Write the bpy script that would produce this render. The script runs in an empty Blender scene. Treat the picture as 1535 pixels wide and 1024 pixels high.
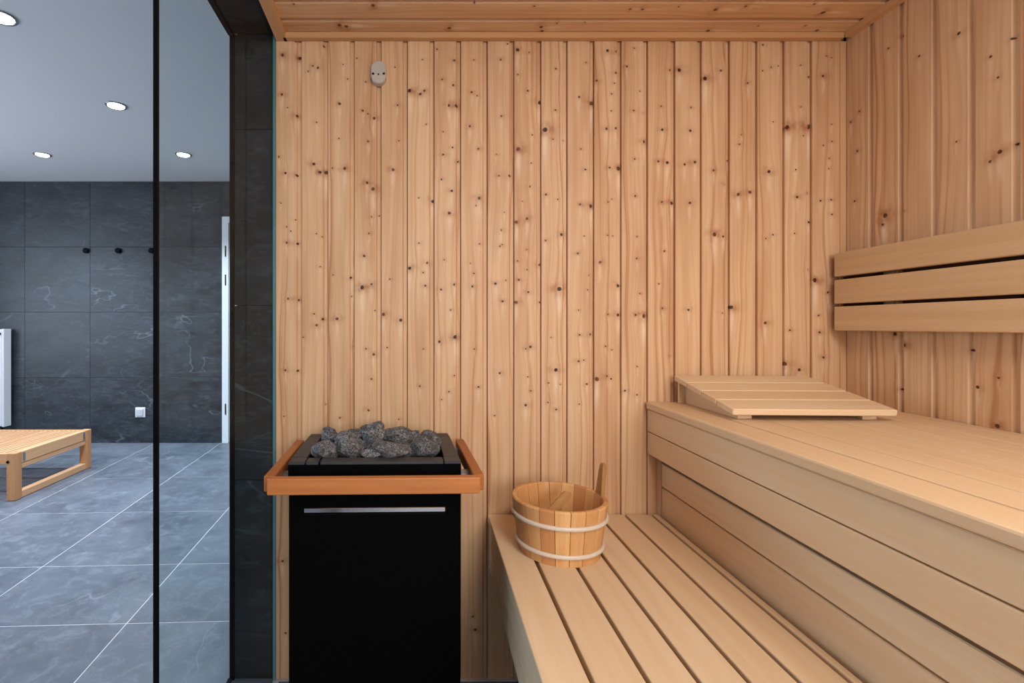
import bpy, bmesh, math, random
from mathutils import Vector, Matrix, noise as mnoise

# ------------------------------------------------------------------ camera, light, exposure
F, CX, HZ, CAMH = 730.0, 615.0, 488.0, 1.078      # focal length (px), principal column / horizon row, eye height
D = 1.485                                          # camera to sauna back wall
DW = 4.47                                          # camera to far tiled wall
sc = bpy.context.scene
C = sc.collection
cam = bpy.data.cameras.new('camera')
cam.sensor_fit = 'HORIZONTAL'; cam.sensor_width = 36.0
cam.lens = 36.0 * F / 1535.0
cam.shift_x = (767.5 - CX) / 1535.0
cam.shift_y = (HZ - 512.0) / 1535.0
cam.clip_start = 0.02
camo = bpy.data.objects.new('camera', cam); C.objects.link(camo)
camo.location = (0, 0, CAMH); camo.rotation_euler = (math.pi / 2, 0, 0)
sc.camera = camo
sc.view_settings.view_transform = 'Standard'
sc.view_settings.look = 'None'
sc.view_settings.gamma = 1.0
sc.view_settings.use_curve_mapping = False
sc.view_settings.exposure = 0.0

world = bpy.data.worlds.new('world'); sc.world = world
world.use_nodes = True
world.node_tree.nodes['Background'].inputs[0].default_value = (0.75, 0.85, 1.0, 1)
world.node_tree.nodes['Background'].inputs[1].default_value = 0.05

def area(name, loc, rot, sx, sy, power, col):
    l = bpy.data.lights.new(name, 'AREA'); l.shape = 'RECTANGLE'; l.size = sx; l.size_y = sy
    l.energy = power; l.color = col
    o = bpy.data.objects.new(name, l); C.objects.link(o)
    o.location = loc; o.rotation_euler = rot
    return o
# unseen area lamp for soft light from behind the camera; its window is added
area('rear_fill', (0.8, -2.72, 1.6), (math.radians(90), 0, 0), 1.4, 1.35, 52, (1.0, 0.97, 0.95))
# added cool area lamp that brightens the hall ceiling, behind an invented window
area('hall_fill', (-4.72, 2.0, 1.35), (math.radians(90), 0, math.radians(-90)), 2.2, 1.5, 76, (0.70, 0.83, 1.0))

SAUNA_LAMP = 15.0
SPOT = 150.0

def P(px, py, d):
    return Vector(((px - CX) / F * d, d, CAMH - (py - HZ) / F * d))
SL = -15.0 / F           # glass / left side runs to the vanishing point at column 600
SR = 25.0 / F            # benches / right wall run to the vanishing point at column 640
AR = -math.atan(SR)
random.seed(7)

# ------------------------------------------------------------------ helpers
def setp(o, label=None, cat=None, group=None, kind=None):
    if label: o['label'] = label
    if cat: o['category'] = cat
    if group: o['group'] = group
    if kind: o['kind'] = kind
    return o
def link(name, me, mat=None, parent=None):
    o = bpy.data.objects.new(name, me); C.objects.link(o)
    if mat is not None:
        if len(me.materials) == 0: me.materials.append(None)
        o.material_slots[0].link = 'OBJECT'; o.material_slots[0].material = mat
    if parent: o.parent = parent
    return o
def empty(name, loc=(0, 0, 0), rz=0.0, parent=None):
    o = bpy.data.objects.new(name, None); C.objects.link(o)
    o.location = loc; o.rotation_euler = (0, 0, rz); o.empty_display_size = 0.1
    if parent: o.parent = parent
    return o
def bm_mesh(name, bm, smooth=False):
    bmesh.ops.recalc_face_normals(bm, faces=bm.faces)
    me = bpy.data.meshes.new(name); bm.to_mesh(me); bm.free()
    if smooth:
        for p in me.polygons: p.use_smooth = True
    return me
def add_box(bm, lo, hi):
    vs = [bm.verts.new((x, y, z)) for x in (lo[0], hi[0]) for y in (lo[1], hi[1]) for z in (lo[2], hi[2])]
    for f in ((0, 1, 3, 2), (4, 6, 7, 5), (0, 4, 5, 1), (2, 3, 7, 6), (0, 2, 6, 4), (1, 5, 7, 3)):
        bm.faces.new([vs[i] for i in f])
    return vs
def box_mesh(name, lo, hi, bevel=0.0, seg=1):
    bm = bmesh.new(); add_box(bm, lo, hi)
    if bevel > 0:
        bmesh.ops.bevel(bm, geom=list(bm.edges), offset=bevel, segments=seg, affect='EDGES', profile=0.5)
    return bm_mesh(name, bm)
def box(name, lo, hi, mat, parent=None, bevel=0.0, seg=1):
    """box whose object origin is its own low corner, so object coordinates start there"""
    lo = Vector(lo); hi = Vector(hi)
    o = link(name, box_mesh(name, (0, 0, 0), hi - lo, bevel, seg), mat, parent)
    o.location = lo
    return o
def wbox(name, lo, hi, mat):
    """structural box built in world coordinates (object origin at the world origin)"""
    return link(name, box_mesh(name, lo, hi), mat)
def prism(name, pts, axis, a, b, mat, parent=None, bevel=0.0):
    """polygon extruded along an axis: axis 'x' pts=(y,z), 'y' pts=(x,z), 'z' pts=(x,y)"""
    bm = bmesh.new()
    def v(p, t):
        return {'x': (t, p[0], p[1]), 'y': (p[0], t, p[1]), 'z': (p[0], p[1], t)}[axis]
    A = [bm.verts.new(v(p, a)) for p in pts]; B = [bm.verts.new(v(p, b)) for p in pts]
    n = len(pts)
    bm.faces.new(A); bm.faces.new(list(reversed(B)))
    for i in range(n): bm.faces.new((A[i], B[i], B[(i + 1) % n], A[(i + 1) % n]))
    if bevel > 0:
        bmesh.ops.bevel(bm, geom=list(bm.edges), offset=bevel, segments=1, affect='EDGES')
    return link(name, bm_mesh(name, bm), mat, parent)
def tube(name, pts, r, mat, parent=None, n=12, smooth=True, flat=1.0):
    """round bar through points with a radius per point"""
    bm = bmesh.new(); rings = []
    pts = [Vector(p) for p in pts]
    rs = r if isinstance(r, (list, tuple)) else [r] * len(pts)
    for i, p in enumerate(pts):
        t = (pts[min(i + 1, len(pts) - 1)] - pts[max(i - 1, 0)]).normalized()
        up = Vector((0, 0, 1)) if abs(t.z) < 0.9 else Vector((0, 1, 0))
        a = t.cross(up).normalized(); b = a.cross(t).normalized()
        rings.append([bm.verts.new(p + (a * math.cos(k * 2 * math.pi / n) + b * flat * math.sin(k * 2 * math.pi / n)) * rs[i]) for k in range(n)])
    for i in range(len(rings) - 1):
        for k in range(n):
            bm.faces.new((rings[i][k], rings[i][(k + 1) % n], rings[i + 1][(k + 1) % n], rings[i + 1][k]))
    bm.faces.new(rings[0]); bm.faces.new(list(reversed(rings[-1])))
    return link(name, bm_mesh(name, bm, smooth), mat, parent)
def lathe_mesh(name, prof, n=48, smooth=True, closed=False):
    bm = bmesh.new(); rings = []
    for (r, z) in prof:
        rings.append([bm.verts.new((r * math.cos(2 * math.pi * k / n), r * math.sin(2 * math.pi * k / n), z)) for k in range(n)])
    m = len(rings)
    for i in range(m if closed else m - 1):
        A = rings[i]; B = rings[(i + 1) % m]
        for k in range(n):
            bm.faces.new((A[k], A[(k + 1) % n], B[(k + 1) % n], B[k]))
    if not closed:
        bm.faces.new(rings[0]); bm.faces.new(rings[-1])
    return bm_mesh(name, bm, smooth)

# ------------------------------------------------------------------ materials
class NT:
    def __init__(self, mat):
        self.t = mat.node_tree if hasattr(mat, 'node_tree') else mat
    def n(self, typ, **kw):
        nd = self.t.nodes.new(typ)
        for k, v in kw.items(): setattr(nd, k, v)
        return nd
    def set(self, sock, v):
        if isinstance(v, bpy.types.NodeSocket): self.t.links.new(v, sock)
        elif v is not None: sock.default_value = v
    def math(self, op, a, b=None, c=None, clamp=False):
        nd = self.n('ShaderNodeMath', operation=op); nd.use_clamp = clamp
        self.set(nd.inputs[0], a)
        if b is not None: self.set(nd.inputs[1], b)
        if c is not None: self.set(nd.inputs[2], c)
        return nd.outputs[0]
    def comb(self, x, y, z):
        nd = self.n('ShaderNodeCombineXYZ')
        for i, v in enumerate((x, y, z)): self.set(nd.inputs[i], v)
        return nd.outputs[0]
    def noise(self, vec, scale=1.0, detail=2.0, rough=0.5, dist=0.0):
        nd = self.n('ShaderNodeTexNoise'); nd.noise_dimensions = '3D'
        self.set(nd.inputs['Vector'], vec)
        nd.inputs['Scale'].default_value = scale; nd.inputs['Detail'].default_value = detail
        nd.inputs['Roughness'].default_value = rough; nd.inputs['Distortion'].default_value = dist
        return nd.outputs[0]
    def mix(self, fac, a, b):
        nd = self.n('ShaderNodeMix'); nd.data_type = 'RGBA'; nd.clamp_factor = True
        self.set(nd.inputs[0], fac); self.set(nd.inputs[6], a); self.set(nd.inputs[7], b)
        return nd.outputs[2]
    def rng(self, v, a, b, c=0.0, d=1.0, smooth=False):
        nd = self.n('ShaderNodeMapRange'); nd.clamp = True
        if smooth: nd.interpolation_type = 'SMOOTHSTEP'
        self.set(nd.inputs[0], v)
        for i, q in enumerate((a, b, c, d)): nd.inputs[i + 1].default_value = q
        return nd.outputs[0]
def new_mat(name):
    m = bpy.data.materials.new(name); m.use_nodes = True
    b = m.node_tree.nodes['Principled BSDF']
    return m, NT(m), b
def srgb(r, g, b):
    f = lambda c: (c / 255 / 12.92) if c / 255 <= 0.04045 else ((c / 255 + 0.055) / 1.055) ** 2.4
    return (f(r), f(g), f(b), 1.0)
def plain(name, col, rough=0.5, metal=0.0, spec=0.5, bump=0.0, bscale=200.0):
    m, t, b = new_mat(name)
    b.inputs['Roughness'].default_value = rough; b.inputs['Metallic'].default_value = metal
    b.inputs['Specular IOR Level'].default_value = spec
    tc = t.n('ShaderNodeTexCoord')
    nz = t.noise(tc.outputs['Object'], bscale, 3)
    k = 0.9
    t.set(b.inputs['Base Color'], t.mix(nz, (col[0] * k, col[1] * k, col[2] * k, 1), (min(1, col[0] * 1.06), min(1, col[1] * 1.06), min(1, col[2] * 1.06), 1)))
    if bump:
        bp = t.n('ShaderNodeBump'); bp.inputs['Strength'].default_value = bump; bp.inputs['Distance'].default_value = 0.001
        t.set(bp.inputs['Height'], nz); t.set(b.inputs['Normal'], bp.outputs[0])
    return m

# --- knot node group: adds one knot to dark / halo / grain-warp fields
kg = bpy.data.node_groups.new('wood_knot', 'ShaderNodeTree')
for nm in ('U', 'V', 'UC', 'VC', 'R', 'Dark', 'Halo', 'Warp', 'Pale'):
    kg.interface.new_socket(nm, in_out='INPUT', socket_type='NodeSocketFloat')
for nm in ('Dark', 'Halo', 'Warp', 'Pale'):
    kg.interface.new_socket(nm, in_out='OUTPUT', socket_type='NodeSocketFloat')
t = NT(kg)
gi = t.n('NodeGroupInput'); go = t.n('NodeGroupOutput')
I = gi.outputs
du = t.math('SUBTRACT', I['U'], I['UC']); dv = t.math('SUBTRACT', I['V'], I['VC'])
un = t.math('DIVIDE', du, I['R']); vn = t.math('DIVIDE', dv, I['R'])
u2 = t.math('MULTIPLY', un, un); v2 = t.math('MULTIPLY', vn, vn)
d2 = t.math('ADD', u2, v2)
dark = t.rng(d2, 0.6, 1.35, 1.0, 0.0, True)
t.set(go.inputs['Dark'], t.math('MAXIMUM', dark, I['Dark']))
hh = t.math('EXPONENT', t.math('MULTIPLY', t.math('ADD', t.math('MULTIPLY', u2, 0.05), t.math('MULTIPLY', v2, 0.14)), -1.0))
t.set(go.inputs['Halo'], t.math('ADD', I['Halo'], t.math('MULTIPLY', hh, t.math('MULTIPLY', I['R'], 230.0))))
ww = t.math('EXPONENT', t.math('MULTIPLY', t.math('ADD', t.math('MULTIPLY', u2, 0.07), t.math('MULTIPLY', v2, 0.012)), -1.0))
t.set(go.inputs['Warp'], t.math('ADD', I['Warp'], t.math('MULTIPLY', t.math('MULTIPLY', du, ww), 0.75)))

pp = t.math('EXPONENT', t.math('MULTIPLY', t.math('ADD', t.math('MULTIPLY', u2, 0.6), t.math('MULTIPLY', t.math('POWER', t.math('ADD', vn, 6.0), 2.0), 0.018)), -1.0))
t.set(go.inputs['Pale'], t.math('ADD', I['Pale'], t.math('MULTIPLY', pp, t.math('MULTIPLY', I['R'], 200.0))))

PINE_L, PINE_M, PINE_D = srgb(236, 203, 164), srgb(214, 168, 124), srgb(188, 134, 92)
def pine(name, knots, seed, voro=0.0):
    m, t, b = new_mat(name)
    tc = t.n('ShaderNodeTexCoord'); sp = t.n('ShaderNodeSeparateXYZ')
    t.set(sp.inputs[0], tc.outputs['Object'])
    U, V = sp.outputs[0], sp.outputs[2]
    sd = seed * 3.713
    wob = t.noise(t.comb(t.math('MULTIPLY', U, 60.0), t.math('MULTIPLY', V, 45.0), sd), 1.0, 1)
    wob = t.math('SUBTRACT', wob, 0.5)
    Uk = t.math('ADD', U, t.math('MULTIPLY', wob, 0.006)); Vk = t.math('SUBTRACT', V, t.math('MULTIPLY', wob, 0.004))
    Dk, Hl, Wp, Pl = 0.0, 0.0, 0.0, 0.0
    for (u, v, r) in knots:
        g = t.n('ShaderNodeGroup'); g.node_tree = kg
        t.set(g.inputs['U'], Uk); t.set(g.inputs['V'], Vk)
        g.inputs['UC'].default_value = u; g.inputs['VC'].default_value = v; g.inputs['R'].default_value = r
        t.set(g.inputs['Dark'], Dk); t.set(g.inputs['Halo'], Hl); t.set(g.inputs['Warp'], Wp); t.set(g.inputs['Pale'], Pl)
        Dk, Hl, Wp, Pl = g.outputs['Dark'], g.outputs['Halo'], g.outputs['Warp'], g.outputs['Pale']
    if voro:
        vo = t.n('ShaderNodeTexVoronoi'); vo.feature = 'F1'
        t.set(vo.inputs['Vector'], t.comb(t.math('MULTIPLY', Uk, 11.0), t.math('MULTIPLY', Vk, 5.0), sd))
        vo.inputs['Scale'].default_value = 1.0; vo.inputs['Randomness'].default_value = 1.0
        dk = t.rng(vo.outputs['Distance'], 0.035, 0.07, 1.0, 0.0, True)
        hl = t.rng(vo.outputs['Distance'], 0.03, 0.25, 0.5, 0.0, True)
        Dk = t.math('MAXIMUM', dk, Dk); Hl = t.math('ADD', hl, Hl)
    drift = t.math('MULTIPLY', t.math('SUBTRACT', t.noise(t.comb(t.math('MULTIPLY', U, 6.0), t.math('MULTIPLY', V, 1.7), sd), 1.0, 1), 0.5), 0.05)
    Ug = t.math('ADD', t.math('SUBTRACT', U, Wp), drift)
    fine = t.noise(t.comb(t.math('MULTIPLY', Ug, 420.0), t.math('MULTIPLY', V, 5.0), sd), 1.0, 3, 0.6)
    ring = t.noise(t.comb(t.math('MULTIPLY', Ug, 95.0), t.math('MULTIPLY', V, 0.35), sd + 9.1), 1.0, 2, 0.55)
    low = t.noise(t.comb(t.math('MULTIPLY', U, 14.0), t.math('MULTIPLY', V, 2.2), sd + 4.4), 1.0, 2, 0.5)
    rg = t.rng(ring, 0.38, 0.64)
    f1 = t.math('ADD', t.math('MULTIPLY', rg, 0.62), t.math('MULTIPLY', t.rng(fine, 0.3, 0.75), 0.38))
    col = t.mix(f1, PINE_L, PINE_M)
    col = t.mix(t.rng(low, 0.42, 0.75, 0.0, 0.55), col, PINE_D)
    streak = t.rng(ring, 0.61, 0.71, 0.0, 0.65)
    col = t.mix(streak, col, srgb(176, 112, 66))
    tone = ((seed * 37) % 11) / 11.0
    col = t.mix(0.05 + 0.2 * tone, col, srgb(206, 152, 104))
    if knots:
        col = t.mix(t.math('MULTIPLY', Pl, 0.55, clamp=True), col, srgb(246, 222, 192))
    if knots or voro:
        halo = t.math('MULTIPLY', t.math('MULTIPLY', Hl, t.rng(wob, -0.25, 0.2, 0.1, 1.0)), 0.62, clamp=True)
        col = t.mix(halo, col, srgb(165, 96, 50))
        col = t.mix(t.math('MULTIPLY', Dk, t.rng(fine, 0.2, 0.6, 0.8, 1.0)), col, t.mix(t.rng(low, 0.4, 0.6), srgb(50, 24, 12), srgb(98, 52, 26)))
    t.set(b.inputs['Base Color'], col)
    b.inputs['Roughness'].default_value = 0.5; b.inputs['Specular IOR Level'].default_value = 0.35
    bp = t.n('ShaderNodeBump'); bp.inputs['Strength'].default_value = 0.12; bp.inputs['Distance'].default_value = 0.002
    t.set(bp.inputs['Height'], fine); t.set(b.inputs['Normal'], bp.outputs[0])
    return m

def wood(name, axis, light, mid, dark, fscale=1.0, rough=0.5, vary=0.5, spec=0.3):
    """clear (knot-free) wood; axis = local grain direction"""
    m, t, b = new_mat(name)
    tc = t.n('ShaderNodeTexCoord'); oi = t.n('ShaderNodeObjectInfo'); sp = t.n('ShaderNodeSeparateXYZ')
    t.set(sp.inputs[0], tc.outputs['Object'])
    ax = 'xyz'.index(axis)
    L = sp.outputs[ax]; A, B = [sp.outputs[i] for i in range(3) if i != ax]
    rnd = oi.outputs['Random']
    off = t.math('MULTIPLY', rnd, 57.0)
    dr = t.math('MULTIPLY', t.math('SUBTRACT', t.noise(t.comb(t.math('MULTIPLY', L, 2.2), off, t.math('MULTIPLY', A, 5.0)), 1.0, 2), 0.5), 0.05)
    Ag = t.math('ADD', A, dr)
    ring = t.noise(t.comb(t.math('MULTIPLY', Ag, 48.0 * fscale), t.math('ADD', t.math('MULTIPLY', L, 1.3), off), t.math('MULTIPLY', B, 48.0)), 1.0, 2)
    fine = t.noise(t.comb(t.math('MULTIPLY', A, 500.0 * fscale), t.math('ADD', t.math('MULTIPLY', L, 14.0), off), t.math('MULTIPLY', B, 500.0)), 1.0, 3)
    blot = t.noise(t.comb(t.math('MULTIPLY', A, 12.0), t.math('ADD', t.math('MULTIPLY', L, 3.0), off), t.math('MULTIPLY', B, 12.0)), 1.0, 2)
    f = t.math('ADD', t.math('MULTIPLY', t.rng(ring, 0.35, 0.7), 0.55), t.math('MULTIPLY', t.rng(fine, 0.3, 0.75), 0.3))
    col = t.mix(f, light, mid)
    col = t.mix(t.rng(blot, 0.5, 0.8, 0.0, 0.5), col, mid)
    col = t.mix(t.math('MULTIPLY', rnd, vary), col, dark)
    t.set(b.inputs['Base Color'], col)
    b.inputs['Roughness'].default_value = rough; b.inputs['Specular IOR Level'].default_value = spec
    bp = t.n('ShaderNodeBump'); bp.inputs['Strength'].default_value = 0.08; bp.inputs['Distance'].default_value = 0.001
    t.set(bp.inputs['Height'], fine); t.set(b.inputs['Normal'], bp.outputs[0])
    return m

def slate(name, base, vein, deep, rough=0.4, vs=1.0, spec=0.5, veinamt=1.0):
    m, t, b = new_mat(name)
    tc = t.n('ShaderNodeTexCoord'); oi = t.n('ShaderNodeObjectInfo')
    off = t.math('MULTIPLY', oi.outputs['Random'], 31.0)
    ad = t.n('ShaderNodeVectorMath', operation='ADD')
    t.set(ad.inputs[0], tc.outputs['Object']); t.set(ad.inputs[1], t.comb(off, off, off))
    v = ad.outputs[0]
    # stretch along a diagonal so that the cloudy figure runs like slate cleft
    mp = t.n('ShaderNodeMapping'); t.set(mp.inputs[0], v)
    mp.inputs['Rotation'].default_value = (0.0, -0.75, -0.5); mp.inputs['Scale'].default_value = (1.0, 1.0, 2.6)
    w = mp.outputs[0]
    cloud = t.noise(w, 2.6 * vs, 9, 0.62, 0.6)
    flake = t.noise(w, 10.0 * vs, 10, 0.72, 1.2)
    rid = t.math('ABSOLUTE', t.math('SUBTRACT', t.noise(w, 0.8 * vs, 4, 0.55, 0.5), 0.5))
    rid2 = t.math('ABSOLUTE', t.math('SUBTRACT', t.noise(w, 2.2 * vs, 6, 0.6, 0.6), 0.47))
    brk = t.rng(t.noise(v, 2.3, 2), 0.45, 0.62)
    col = t.mix(t.rng(cloud, 0.32, 0.68), deep, base)
    col = t.mix(t.rng(flake, 0.5, 0.75, 0.0, 0.42), col, vein)
    col = t.mix(t.math('MULTIPLY', t.rng(rid, 0.0, 0.006, 0.7 * veinamt, 0.0), brk), col, vein)
    col = t.mix(t.math('MULTIPLY', t.rng(rid2, 0.0, 0.008, 0.3 * veinamt, 0.0), brk), col, vein)
    t.set(b.inputs['Base Color'], col)
    t.set(b.inputs['Roughness'], t.rng(flake, 0.3, 0.7, rough - 0.06, rough + 0.1))
    b.inputs['Specular IOR Level'].default_value = spec
    bp = t.n('ShaderNodeBump'); bp.inputs['Strength'].default_value = 0.12; bp.inputs['Distance'].default_value = 0.003
    t.set(bp.inputs['Height'], flake); t.set(b.inputs['Normal'], bp.outputs[0])
    return m

def rock_mat(name):
    m, t, b = new_mat(name)
    tc = t.n('ShaderNodeTexCoord'); oi = t.n('ShaderNodeObjectInfo')
    off = t.math('MULTIPLY', oi.outputs['Random'], 13.0)
    ad = t.n('ShaderNodeVectorMath', operation='ADD')
    t.set(ad.inputs[0], tc.outputs['Object']); t.set(ad.inputs[1], t.comb(off, off, off))
    fl = t.noise(ad.outputs[0], 240.0, 5, 0.7, 1.0); bg = t.noise(ad.outputs[0], 45.0, 4, 0.6)
    col = t.mix(t.rng(fl, 0.44, 0.6), srgb(46, 47, 50), srgb(178, 180, 184))
    col = t.mix(t.rng(bg, 0.46, 0.66, 0.0, 0.7), col, srgb(56, 56, 60))
    col = t.mix(t.math('MULTIPLY', oi.outputs['Random'], 0.45), col, srgb(62, 56, 53))
    t.set(b.inputs['Base Color'], col); b.inputs['Roughness'].default_value = 0.75
    bp = t.n('ShaderNodeBump'); bp.inputs['Strength'].default_value = 0.7; bp.inputs['Distance'].default_value = 0.004
    t.set(bp.inputs['Height'], fl); t.set(b.inputs['Normal'], bp.outputs[0])
    return m

def glass_mat(name, tint):
    m, t, b = new_mat(name)
    t.t.nodes.remove(b)
    tr = t.n('ShaderNodeBsdfTransparent'); tr.inputs[0].default_value = tint
    gl = t.n('ShaderNodeBsdfGlossy'); gl.inputs['Roughness'].default_value = 0.0
    gl.inputs[0].default_value = (0.9, 0.95, 0.95, 1)
    fr = t.n('ShaderNodeFresnel'); fr.inputs[0].default_value = 1.45
    mx = t.n('ShaderNodeMixShader')
    t.set(mx.inputs[0], t.math('MULTIPLY', fr.outputs[0], 0.035)); t.set(mx.inputs[1], tr.outputs[0]); t.set(mx.inputs[2], gl.outputs[0])
    t.set(t.t.nodes['Material Output'].inputs[0], mx.outputs[0])
    return m
def emit_mat(name, col, s):
    m, t, b = new_mat(name)
    b.inputs['Base Color'].default_value = (0.8, 0.8, 0.8, 1)
    b.inputs['Emission Color'].default_value = col; b.inputs['Emission Strength'].default_value = s
    return m

ASP_L, ASP_M, ASP_D = srgb(242, 218, 184), srgb(228, 195, 154), srgb(216, 177, 132)
M_ASPY = wood('aspen_along_depth', 'y', ASP_L, ASP_M, ASP_D, 0.8)
M_ASPX = wood('aspen_along_width', 'x', ASP_L, ASP_M, ASP_D, 0.8)
M_ASPZ = wood('aspen_upright', 'z', ASP_L, ASP_M, ASP_D, 0.8)
M_BRST = wood('backrest_aspen', 'y', srgb(226, 194, 152), srgb(208, 170, 124), srgb(196, 156, 110), 0.9)
M_TRIMX = wood('pine_trim_x', 'x', srgb(228, 184, 136), srgb(208, 158, 110), srgb(196, 146, 98), 1.2)
M_TRIMY = wood('pine_trim_y', 'y', srgb(228, 184, 136), srgb(208, 158, 110), srgb(196, 146, 98), 1.2)
M_TRIMZ = wood('pine_trim_z', 'z', srgb(232, 190, 146), srgb(212, 164, 118), srgb(200, 150, 104), 1.2)
M_RAILX = wood('heater_rail_wood_x', 'x', srgb(206, 136, 78), srgb(172, 102, 52), srgb(158, 90, 44), 0.6, 0.42)
M_RAILY = wood('heater_rail_wood_y', 'y', srgb(196, 122, 64), srgb(160, 92, 46), srgb(150, 84, 40), 0.6, 0.42)
M_STAVE = wood('stave_wood', 'z', srgb(238, 192, 132), srgb(212, 152, 92), srgb(198, 132, 82), 0.8, 0.45, 0.85)
M_STAVEIN = wood('bucket_bottom_wood', 'x', srgb(222, 190, 160), srgb(200, 160, 130), srgb(190, 150, 120))
M_LADLE = wood('ladle_wood', 'z', srgb(196, 150, 98), srgb(164, 118, 70), srgb(150, 104, 60), 1.0)
M_OAKX = wood('lounge_wood_x', 'x', srgb(208, 158, 114), srgb(180, 128, 86), srgb(166, 114, 74), 1.0)
M_OAKY = wood('lounge_wood_y', 'y', srgb(222, 178, 136), srgb(198, 148, 106), srgb(182, 130, 90), 1.0)
M_OAKZ = wood('lounge_wood_z', 'z', srgb(206, 154, 108), srgb(178, 124, 82), srgb(162, 110, 70), 1.0)
M_SUB = plain('darkened_backing', srgb(62, 38, 22), 0.85, 0.0, 0.1)  # backing wood, darkened so that gaps between boards and slats look shaded
M_WALLT = slate('dark_slate_tile', srgb(49, 56, 63), srgb(98, 107, 116), srgb(24, 28, 33), 0.42, 0.9)
M_PILLT = slate('slate_jamb_shaded', srgb(34, 42, 49), srgb(78, 90, 100), srgb(17, 22, 27), 0.55, 0.9, 0.25)  # same slate as the hall wall, coloured darker for the jamb's weaker light
M_FLOORT = slate('grey_floor_tile', srgb(104, 110, 120), srgb(152, 157, 166), srgb(76, 82, 92), 0.42, 1.15, 0.5, 0.6)
M_GROUT = plain('light_grout', srgb(214, 214, 216), 0.85)
M_DGROUT = plain('dark_grout', srgb(30, 33, 37), 0.85)
M_WHITE = plain('white_paint', srgb(236, 237, 240), 0.7)
M_WHITEG = plain('white_enamel', srgb(232, 234, 238), 0.35)
M_BLACK = plain('black_profile', srgb(4, 4, 5), 0.6, 0.0, 0.1)
M_HEAT = plain('black_heater_enamel', srgb(3, 3, 4), 0.75, 0.0, 0.06)
M_RIM = plain('heater_rim_metal', srgb(64, 66, 70), 0.48, 0.4, 0.4, 0.15, 120.0)
M_CHROME = plain('chrome', srgb(220, 222, 226), 0.12, 1.0)
M_STEEL = plain('steel', srgb(170, 174, 180), 0.35, 1.0)
M_PLASTIC = plain('grey_plastic', srgb(196, 190, 180), 0.5)
M_HOOP = plain('white_hoop', srgb(228, 214, 196), 0.35)
M_TEAL = plain('glass_cut_edge', srgb(96, 138, 148), 0.15)
M_ROCK = rock_mat('sauna_rock')
M_GLASS = glass_mat('clear_glass', (0.93, 0.968, 0.968, 1))
M_LAMP = emit_mat('lamp_lens', (1.0, 0.97, 0.95, 1), 30.0)
M_SLAMP = emit_mat('sauna_lamp_lens', (1.0, 0.86, 0.7, 1), 3.0)

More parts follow.
